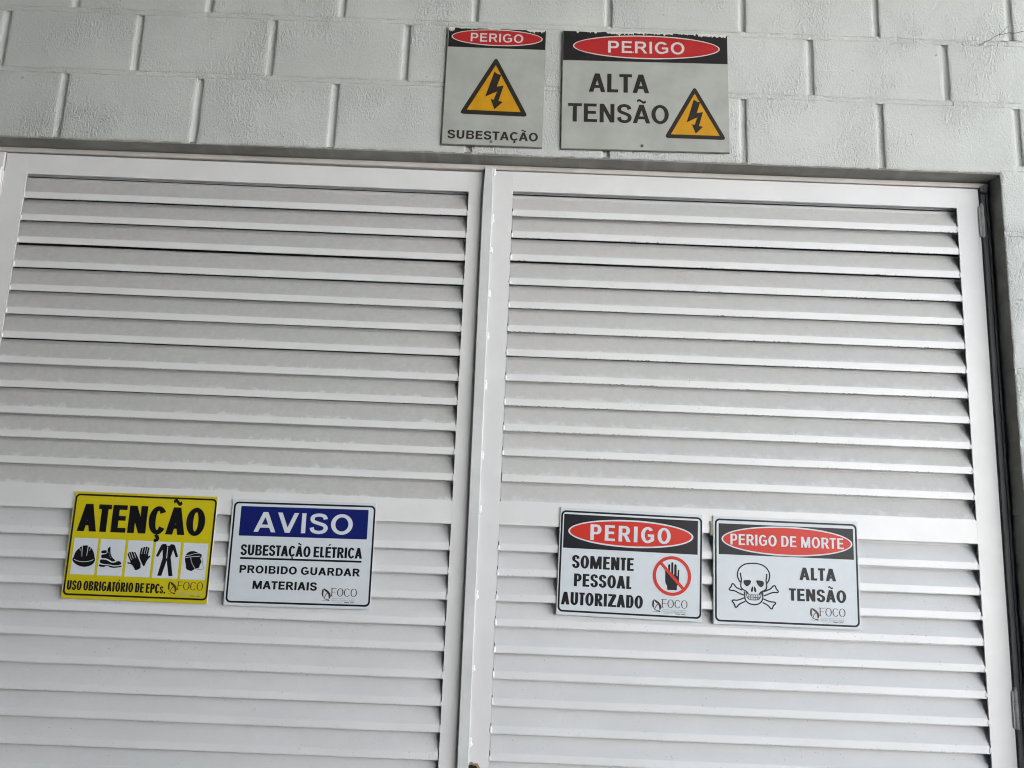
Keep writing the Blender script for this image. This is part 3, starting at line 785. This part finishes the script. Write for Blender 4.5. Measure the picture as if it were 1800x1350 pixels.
class Sheet:
    """flat print laid on a board: coordinates in mm from the board's top left corner, one thin layer above the other"""
    def __init__(s, root, w, h, yf):
        s.root, s.w, s.h, s.yf = root, w, h, yf
        s.level = 0
    def P(s, u, v, y): return ((u - s.w / 2) / 1000, y, (s.h / 2 - v) / 1000)
    def polys(s, name, polys, mat, level, label=None):
        V, F = [], []
        for i, (o, holes) in enumerate(polys):
            y = s.yf - 0.00022 * level - 0.00002 * (i % 5)
            loops = [o] + list(holes)
            tri = tessellate_polygon([[Vector((a, b_, 0)) for a, b_ in lp] for lp in loops])
            flat = [p for lp in loops for p in lp]
            n0 = len(V)
            V += [s.P(u, v, y) for u, v in flat]
            for tr in tri:
                a, b_, c_ = [flat[q] for q in tr]
                ar = (b_[0]-a[0])*(c_[1]-a[1]) - (b_[1]-a[1])*(c_[0]-a[0])
                if abs(ar) < 1e-9: continue
                F.append(tuple(n0 + q for q in (tr if ar < 0 else tr[::-1])))
        return obj(name, mesh(name, V, F, mat), s.root, label=label)
    def text(s, txt, u0, u1, vt, vb, mat, level, t=.20, h=.165, track=0.0, name='lettering', slope=0.0):
        cap = vb - vt
        sx = 1.0
        for _ in range(5):
            x = 0; lay = []; first = True
            for i, ch in enumerate(txt):
                w, l_, r_, P = glyph(ch, t / sx, h)
                P = P + accents(ch, w, t / sx, h)
                if first: l_ = 0; first = False
                x += l_
                lay.append((x, P)); x += w + (r_ + track if i < len(txt) - 1 else 0)
            sx = (u1 - u0) / (x * cap)
        out = []
        for (x, P) in lay:
            for (o, holes) in P:
                f = lambda q: (u0 + (x + q[0]) * cap * sx, vb - q[1] * cap + slope * (x + q[0]) * cap * sx)
                out.append(([f(q) for q in o], [[f(q) for q in hh] for hh in holes]))
        return s.polys(name, out, mat, level)
    def stroke(s, pts, w): return (stroke_outline(pts, w, w), [])
    def dot(s, u, v, r_, n=10): return ([(u + r_ * math.cos(2*math.pi*i/n), v + r_ * math.sin(2*math.pi*i/n)) for i in range(n)], [])
    def rrect(s, u0, v0, u1, v1, r_, n=7):
        return arc(u1-r_, v0+r_, r_, r_, -90, 0, n) + arc(u1-r_, v1-r_, r_, r_, 0, 90, n) + arc(u0+r_, v1-r_, r_, r_, 90, 180, n) + arc(u0+r_, v0+r_, r_, r_, 180, 270, n)
    def ell(s, cu, cv, ru, rv, n=64): return arc(cu, cv, ru, rv, 0, 360, n)[:-1]

def smooth(pts, it=2, closed=False):
    for _ in range(it):
        q = []
        n = len(pts)
        rng = range(n if closed else n - 1)
        if not closed: q.append(pts[0])
        for i in rng:
            a, b_ = pts[i], pts[(i + 1) % n]
            q += [(a[0]*.75+b_[0]*.25, a[1]*.75+b_[1]*.25), (a[0]*.25+b_[0]*.75, a[1]*.25+b_[1]*.75)]
        if not closed: q.append(pts[-1])
        pts = q
    return pts

def film(name, col, rough=0.32, var=0.03): return plain(name, col, rough, 0.18, var, 25)
F_WHITE = film('sign_film_white', (0.565, 0.62, 0.665))
F_BLACK = film('sign_film_black', (0.008, 0.008, 0.011), 0.35)
F_PANEL = film('sign_film_black_panel', (0.011, 0.012, 0.017), 0.33)
F_RED = film('sign_film_red', (0.52, 0.030, 0.018))
F_YEL = film('sign_film_yellow', (0.52, 0.455, 0.012))
F_BLUE = film('sign_film_blue', (0.008, 0.014, 0.125))
F_GREY = film('sign_film_grey', (0.28, 0.30, 0.32))
F_BROWN = film('sign_film_dark_brown', (0.055, 0.030, 0.026))
PVC = plain('sign_board_pvc', (0.70, 0.72, 0.73), 0.5, 0.4, 0.05)
W_BOARD = plain('aged_sign_enamel', (0.375, 0.395, 0.37), 0.45, 0.4, 0.14, 9, 0.1)
W_EDGE = plain('aged_sign_edge', (0.16, 0.16, 0.12), 0.7, 0.3, 0.3, 40)
W_BLACK = plain('aged_sign_black', (0.016, 0.015, 0.016), 0.4, 0.4, 0.3, 40)
W_RED = plain('aged_sign_red', (0.40, 0.020, 0.022), 0.4, 0.4, 0.12, 20)
W_LET = plain('aged_sign_letter_cream', (0.58, 0.55, 0.54), 0.5, 0.4, 0.08, 60)
W_YEL = plain('aged_sign_amber', (0.55, 0.275, 0.006), 0.45, 0.4, 0.12, 25)
W_DARK = plain('aged_sign_dark_letter', (0.022, 0.018, 0.015), 0.5, 0.3, 0.2, 40)
W_CHIP = plain('spilled_wall_paint', (0.60, 0.60, 0.55), 0.6, 0.3, 0.08, 40)
SCREW = plain('screw_steel', (0.20, 0.19, 0.17), 0.5, 0.5, 0.4, 200, 0.3, 0.6)

def sign(name, label, w, h, cx, y, cz, ang, board_mat, thick, rz=0.0, lift=0.0, group=None):
    root = thing(name, label, 'sign', (cx, y, cz), group)
    root.rotation_euler = (0, -math.radians(ang), rz)
    mb = MB(); mb.box(-w/2000, w/2000, 0, thick, -h/2000, h/2000, 0.0006)
    mb.build('board', board_mat, root)
    return Sheet(root, w, h, -0.0001)

def logo(sh, u, v, sc=1.0):
    """brand mark in the lower right corner; u, v = its top left"""
    du, dv = u - 255.7, v - 229.3
    T = lambda pts: [(p[0] + du, p[1] + dv) for p in pts]
    sh.polys('logo', [(smooth(T(PIC['fl1']), 1, True), []), (smooth(T(PIC['fl2']), 1, True), []), (smooth(T(PIC['fl3']), 1, True), []),
                      sh.stroke(T(PIC['fl4']), 2.0), sh.stroke(T(PIC['fl5']), 0.8)], F_BROWN, 3)
    a = T([(281.8, 230.5), (350.4, 251.6)])
    sh.text('FOCO', a[0][0], a[1][0], a[0][1], a[1][1], F_BROWN, 3, t=.115, h=.06, name='lettering')
    x, yb, yt = a[0][0], a[1][1], a[0][1]
    sh.polys('serif', [([(x-1.6, yb-.7), (x+4.6, yb-.7), (x+4.6, yb+.4), (x-1.6, yb+.4)], []), ([(x-2.2, yt-.4), (x+.5, yt-.4), (x+.5, yt+.7), (x-2.2, yt+.7)], [])], F_BROWN, 4)
    hair = [(rect(*T([(u0, 256.6)])[0], *T([(u1, 257.5)])[0]), []) for u0, u1 in ((284, 303), (304.5, 320), (321.5, 323.5), (325, 347))]
    sh.polys('small_print', hair, F_GREY, 3)
    fine(sh, 'Elétrica, Predial e SPDA', *T([(284, 264.0)])[0], 62, 4.2, F_GREY)
    l_ = T([(284.5, 266.3), (311, 266.3)])
    sh.polys('rule', [([(l_[0][0], l_[0][1]), (l_[1][0], l_[1][1]), (l_[1][0], l_[1][1] + .8), (l_[0][0], l_[0][1] + .8)], [])], F_GREY, 3)
    bits = [(rect(*T([(317.7 + 2.7 * i, 265.9)])[0], *T([(319.6 + 2.7 * i, 268.0)])[0]), []) for i in range(10) if i != 5]
    sh.polys('small_print', bits, F_BROWN, 3)

def fine(sh, txt, u, vbase, width, cap, mat):
    c_ = bpy.data.curves.new('lettering', 'FONT'); c_.body = txt; c_.resolution_u = 2; c_.offset = 0.004
    o = bpy.data.objects.new('tmp', c_); C.objects.link(o)
    dg = bpy.context.evaluated_depsgraph_get(); dg.update()
    me = bpy.data.meshes.new_from_object(o.evaluated_get(dg))
    bpy.data.objects.remove(o); bpy.data.curves.remove(c_)
    xs = [v.co.x for v in me.vertices]; x0_, x1_ = min(xs), max(xs)
    kx = width / (x1_ - x0_); ky = cap / 0.69
    for v in me.vertices:
        v.co = Vector(sh.P(u + (v.co.x - x0_) * kx, vbase - v.co.y * ky, sh.yf - 0.00066))
    me.name = 'lettering'
    me.materials.clear(); me.materials.append(mat)
    obj('lettering', me, sh.root)

def border(sh, u0, v0, u1, v1, w, r_, mat=None):
    o = sh.rrect(u0, v0, u1, v1, r_); i_ = sh.rrect(u0 + w, v0 + w, u1 - w, v1 - w, r_ - w * .8)
    sh.polys('border', [(o, [i_])], mat or F_BLACK, 2)

def rect(u0, v0, u1, v1): return [(u0, v0), (u1, v0), (u1, v1), (u0, v1)]

yS = D - 0.0042
rzL = math.radians(0.42)
def yl(x): return LD + (x - 0.0935) * math.sin(rzL) - 0.0042

# --- ATENÇÃO
w, h = 393.1, 286.6
s = sign('warning_sign', 'yellow sign reading ATENÇÃO with five protective gear pictograms', w, h, 0.6298, yl(0.6298), 1.0890, 0.04, PVC, 0.003, rzL)
s.polys('film', [(rect(1.2, .3, w - .3, h - .3), [])], F_YEL, 1)
border(s, 3.6, 5.9, 391.9, 277.6, 4.8, 12)
s.text('ATENÇÃO', 18.7, 365.5, 33.0, 107.0, F_BLACK, 3, t=.25, h=.17, track=-.035)
boxes = [(16, 80.9), (88.3, 155.5), (163, 230.8), (238, 306.2), (313.7, 380.9)]
s.polys('pictogram_panel', [(rect(a, 125.3 + .5 * i, b_, 222.3 + .5 * i), []) for i, (a, b_) in enumerate(boxes)], F_WHITE, 2)
def pict(keys, lines):
    s.polys('pictogram', [(smooth(PIC[k], 1, True), []) for k in keys], F_BLACK, 3)
    if lines: s.polys('pictogram_line', [s.stroke(smooth(PIC[k], 1), w_) for k, w_ in lines], F_WHITE, 4)
pict(['helmet'], [('helmet_l1', 1.5), ('helmet_l2', 1.6), ('helmet_l3', 1.6), ('helmet_l4', 1.1), ('helmet_l5', 1.1)])
pict(['boot1', 'boot2', 'boot3', 'boot4'], [])
s.polys('pictogram_line', [s.dot(u, v, 0.9) for u, v in PIC['eyelets']], F_WHITE, 4)
pict(['glove1', 'glove2'], [(k, 1.2) for k in ('glove1_l1', 'glove1_l2', 'glove1_l3', 'glove2_l1', 'glove2_l2', 'glove2_l3')])
s.polys('pictogram', [(PIC['suit'], [])], F_BLACK, 3)
s.polys('pictogram_line', [s.stroke(PIC['zip'], 1.9)], F_WHITE, 4)
pict(['head'], [('head_l1', 1.0), ('head_l2', 1.2)])
s.polys('pictogram_line', [s.stroke(smooth(PIC['head_l3'], 2), 2.4)], F_GREY, 4)
s.polys('pictogram', [s.stroke(PIC['visor'], 0.9)], F_BLACK, 3)
s.text('USO OBRIGATÓRIO DE EPCs.', 12.6, 278.7, 238.6, 263.6, F_BLACK, 3, t=.21, h=.16, track=-0.02)
logo(s, 283.5, 229.5)

# --- AVISO
w, h = 394.5, 284.7
s = sign('notice_sign', 'white sign with blue AVISO panel, SUBESTAÇÃO ELÉTRICA below', w, h, 1.0663, yl(1.0663), 1.0887, 0.51, PVC, 0.003, rzL)
s.polys('film', [(rect(.8, .4, w - .4, h - .4), [])], F_WHITE, 1)
border(s, 4.8, 7.2, 393.4, 277.2, 4.9, 13)
s.polys('blue_panel', [(s.rrect(25.0, 19.0, 374.6, 99.1, 2.2, 3), [])], F_BLUE, 2)
s.text('AVISO', 64.2, 333.6, 33.6, 87.6, F_WHITE, 3, t=.215, h=.165, track=.03)
s.text('SUBESTAÇÃO ELÉTRICA', 33.8, 364.3, 122.4, 150.9, F_BLACK, 3, t=.225, h=.175, track=-.02)
s.polys('underline', [(rect(34.3, 156.5, 363.7, 161.6), [])], F_BLACK, 3)
s.text('PROIBIDO GUARDAR', 35.6, 361.8, 177.6, 198.3, F_BLACK, 3, t=.27, h=.20, track=.02)
s.text('MATERIAIS', 74.7, 248.2, 217.6, 239.3, F_BLACK, 3, t=.27, h=.20, track=.0)
logo(s, 262.0, 230.0)

# --- PERIGO somente pessoal
w, h = 388.9, 284.8
s = sign('danger_sign', 'white sign reading PERIGO with a struck out black hand in a red ring', w, h, 1.9608, yS, 1.0967, -0.73, PVC, 0.003)
s.polys('film', [(rect(.8, .4, w - .4, h - .4), [])], F_WHITE, 1)
border(s, 3.0, 7.6, 387.6, 276.8, 4.9, 13)
s.polys('black_panel', [(rect(11.1, 17.4, 376.1, 108.4), [])], F_PANEL, 2)
s.polys('oval_rim', [(s.ell(193.9, 62.2, 170.3, 37.0), [])], F_WHITE, 3)
s.polys('oval', [(s.ell(193.9, 62.2, 165.6, 32.9), [])], F_RED, 4)
s.text('PERIGO', 83.8, 302.4, 41.8, 83.8, F_WHITE, 5, t=.235, h=.155, track=.14)
s.text('SOMENTE', 37.2, 204.1, 126.6, 160.6, F_BLACK, 3, t=.255, h=.16, track=.01)
s.text('PESSOAL', 44.2, 198.8, 175.0, 208.5, F_BLACK, 3, t=.255, h=.16, track=.01)
s.text('AUTORIZADO', 11.5, 231.0, 224.4, 257.6, F_BLACK, 3, t=.255, h=.16, track=.01)
s.polys('pictogram', [(PIC['hand'], []), (PIC['forefinger'], [])], F_BLACK, 3)
cu, cv, ru, rv = 307.6, 168.0, 51.6, 52.4
s.polys('prohibition_ring', [(s.ell(cu, cv, ru, rv), [s.ell(cu, cv, ru - 8.6, rv - 8.6)]), s.stroke([(276.5, 134.3), (339.2, 201.7)], 8.0)], F_RED, 4)
logo(s, 255.7, 229.3)

# --- PERIGO DE MORTE
w, h = 393.5, 285.9
s = sign('danger_sign', 'white sign reading PERIGO DE MORTE with skull and crossbones', w, h, 2.3820, yS, 1.0920, -0.14, PVC, 0.003)
s.polys('film', [(rect(.8, .4, w - .4, h - .4), [])], F_WHITE, 1)
border(s, 4.2, 7.0, 390.2, 279.4, 4.9, 13)
s.polys('black_panel', [(rect(14.6, 20.0, 380.2, 102.6), [])], F_PANEL, 2)
s.polys('oval_rim', [(s.ell(199.8, 61.1, 177.6, 39.4), [])], F_WHITE, 3)
s.polys('oval', [(s.ell(199.8, 61.1, 173.4, 35.6), [])], F_RED, 4)
s.text('PERIGO DE MORTE', 46.5, 353.4, 46.8, 75.6, F_WHITE, 5, t=.20, h=.14, track=.03)
s.text('ALTA', 231.8, 330.4, 128.8, 161.8, F_BLACK, 3, t=.26, h=.175, track=.02)
s.text('TENSÃO', 203.0, 356.0, 185.0, 217.3, F_BLACK, 3, t=.26, h=.17, track=.01)
st = []
for k_ in ('cran', 'sideL', 'sideR', 'jaw', 'bone1', 'bone2', 'bone3', 'bone4'): st.append(s.stroke(smooth(PIC[k_], 2), 3.5))
st.append(s.stroke(smooth(PIC['jaw2'], 2), 1.9))
st += [s.stroke(PIC['t1'], 1.3), s.stroke(PIC['t2'], 1.3)] + [s.stroke(PIC['tv%d' % i], 1.3) for i in range(7)]
for k_ in ('eyeL', 'eyeR', 'noseL', 'noseR'): st.append((smooth(PIC[k_], 2, True), []))
s.polys('pictogram', st, F_BLACK, 3)
logo(s, 258.0, 231.5)
mb = MB(); mb.box(-w/2000 - 0.0075, -w/2000 + 0.004, 0.0005, 0.0032, 0.090, 0.128)
mb.build('mounting_tab', SCREW, s.root)

# --- wall signs
def bolt(sh, pts, mat, lvl): sh.polys('pictogram', [(pts, [])], mat, lvl)
def tri_sign(sh, apex, bl, br, bolt_pts):
    cx_, cy_ = (apex[0]+bl[0]+br[0])/3, (apex[1]+bl[1]+br[1])/3
    def ins(p, f): return (cx_ + (p[0]-cx_)*f, cy_ + (p[1]-cy_)*f)
    def rounded(f, q):
        T = [ins(p, f) for p in (apex, br, bl)]
        out = []
        for i in range(3):
            a, b_, c_ = T[i-1], T[i], T[(i+1) % 3]
            la, lc = math.dist(a, b_), math.dist(c_, b_)
            p1 = (b_[0]+(a[0]-b_[0])*q/la, b_[1]+(a[1]-b_[1])*q/la); p2 = (b_[0]+(c_[0]-b_[0])*q/lc, b_[1]+(c_[1]-b_[1])*q/lc)
            for k_ in range(6):
                t_ = k_/5
                out.append(((1-t_)**2*p1[0]+2*t_*(1-t_)*b_[0]+t_*t_*p2[0], (1-t_)**2*p1[1]+2*t_*(1-t_)*b_[1]+t_*t_*p2[1]))
        return out
    sh.polys('triangle_rim', [(rounded(1.06, 14), [])], W_DARK, 2)
    sh.polys('triangle', [(rounded(0.83, 1.5), [])], W_YEL, 3)
    sh.polys('pictogram', [(bolt_pts, [])], W_DARK, 4)
def spill(sh, w_, seed, spans):
    """wall paint slopped over the upper edge of the board, with a ragged lower rim"""
    out = []
    for (a, b_, d0) in spans:
        n = max(6, int((b_ - a) / 2.2))
        top = [(a + (b_ - a) * i / n, -0.6) for i in range(n + 1)]
        lowr = []
        for i in range(n + 1):
            u = a + (b_ - a) * i / n
            e = min(1, min(i, n - i) / 2.5)
            d_ = d0 * (0.55 + 0.9 * abs(nz(u, seed, 1, .12)) + 1.2 * max(0, nz(u, seed, 4, .5))) * e
            if nz(u, seed, 8, .21) > 0.42: d_ += 5
            lowr.append((u, 0.3 + d_))
        out.append((top + lowr[::-1], []))
    sh.polys('paint_spill', out, W_CHIP, 5)
def screw(sh, u, v):
    mb = MB(); p = sh.P(u, v, 0)
    mb.cyl((p[0], p[2]), 0.0040, -0.0028, -0.0012, 'y', 12, 0.0045)
    mb.build('screw', SCREW, sh.root)

w, h = 292.5, 376.8
s = sign('danger_sign', 'narrow grey wall sign reading PERIGO above a lightning triangle and SUBESTAÇÃO', w, h, 1.5346, -0.0075, 2.4546, 0.02, W_EDGE, 0.004)
s.polys('enamel', [(rect(2.2, .3, w - .4, h - 3.0), [])], W_BOARD, 1)
s.polys('black_panel', [(rect(3.5, .4, w - .5, 63.6), [])], W_BLACK, 2)
s.polys('oval_rim', [(s.ell(147.9, 29.3, 135.4, 27.0), [])], W_LET, 3)
s.polys('oval', [(s.ell(147.9, 29.3, 132.4, 24.2), [])], W_RED, 4)
s.text('PERIGO', 69.6, 225.6, 16.2, 43.8, W_LET, 5, t=.19, h=.16, track=.05)
tri_sign(s, (148.0, 98.8), (53.2, 275.0), (243.0, 277.0), [(144.7,140.3),(155,147.5),(165.6,149.6),(153.7,187.9),(174.0,184.3),(160.3,233.6),(173.5,236.2),(149.6,261.0),(137.0,228.1),(146.3,230.6),(155.4,203.5),(120.9,221.6)])
s.text('SUBESTAÇÃO', 17.0, 279.7, 330.6, 357.2, W_DARK, 3, t=.24, h=.19, track=.02)
spill(s, w, 2.0, [(0, 22, 9), (30, 92, 2.5), (118, 160, 2.0), (235, 292, 7)])
screw(s, 148.0, 9.3); screw(s, 144.6, 363.1)

w, h = 489.2, 379.4
s = sign('danger_sign', 'wide grey wall sign reading PERIGO ALTA TENSÃO beside a lightning triangle', w, h, 1.9774, -0.0075, 2.4584, 0.70, W_EDGE, 0.004)
s.polys('enamel', [(rect(2.0, .3, w - .4, h - 3.0), [])], W_BOARD, 1)
s.polys('black_panel', [(rect(2.5, .4, w - .5, 96.0), [])], W_BLACK, 2)
s.polys('oval_rim', [(s.ell(248.6, 47.9, 217.6, 38.6), [])], W_LET, 3)
s.polys('oval', [(s.ell(248.6, 47.9, 214.0, 35.0), [])], W_RED, 4)
s.text('PERIGO', 135.5, 361.4, 29.6, 68.2, W_LET, 5, t=.195, h=.16, track=.05)
s.text('ALTA', 79.5, 256.6, 136.9, 196.4, W_DARK, 3, t=.21, h=.165)
s.text('TENSÃO', 19.5, 313.5, 234.0, 292.6, W_DARK, 3, t=.20, h=.16)
s.polys('full_stop', [s.dot(210.0, 65.5, 2.2)], W_LET, 6)
O2 = (390.0, 176.1); kx = (475.6-304.7)/(243.0-53.2); ky = (334.2-176.1)/(276.0-98.8)
tri_sign(s, O2, (304.7, 333.5), (475.6, 335.2), [(O2[0]+(u-148)*kx, O2[1]+(v-98.8)*ky) for (u, v) in [(144.7,140.3),(155,147.5),(165.6,149.6),(153.7,187.9),(174.0,184.3),(160.3,233.6),(173.5,236.2),(149.6,261.0),(137.0,228.1),(146.3,230.6),(155.4,203.5),(120.9,221.6)]])
spill(s, w, 9.0, [(40, 120, 2.0), (128, 215, 7.5), (212, 330, 4.0), (340, 396, 3.0), (400, 488, 9.0)])
screw(s, 246.6, 6.5); screw(s, 235.7, 363.3)

# hinge rot etc. settle
bpy.context.view_layer.update()
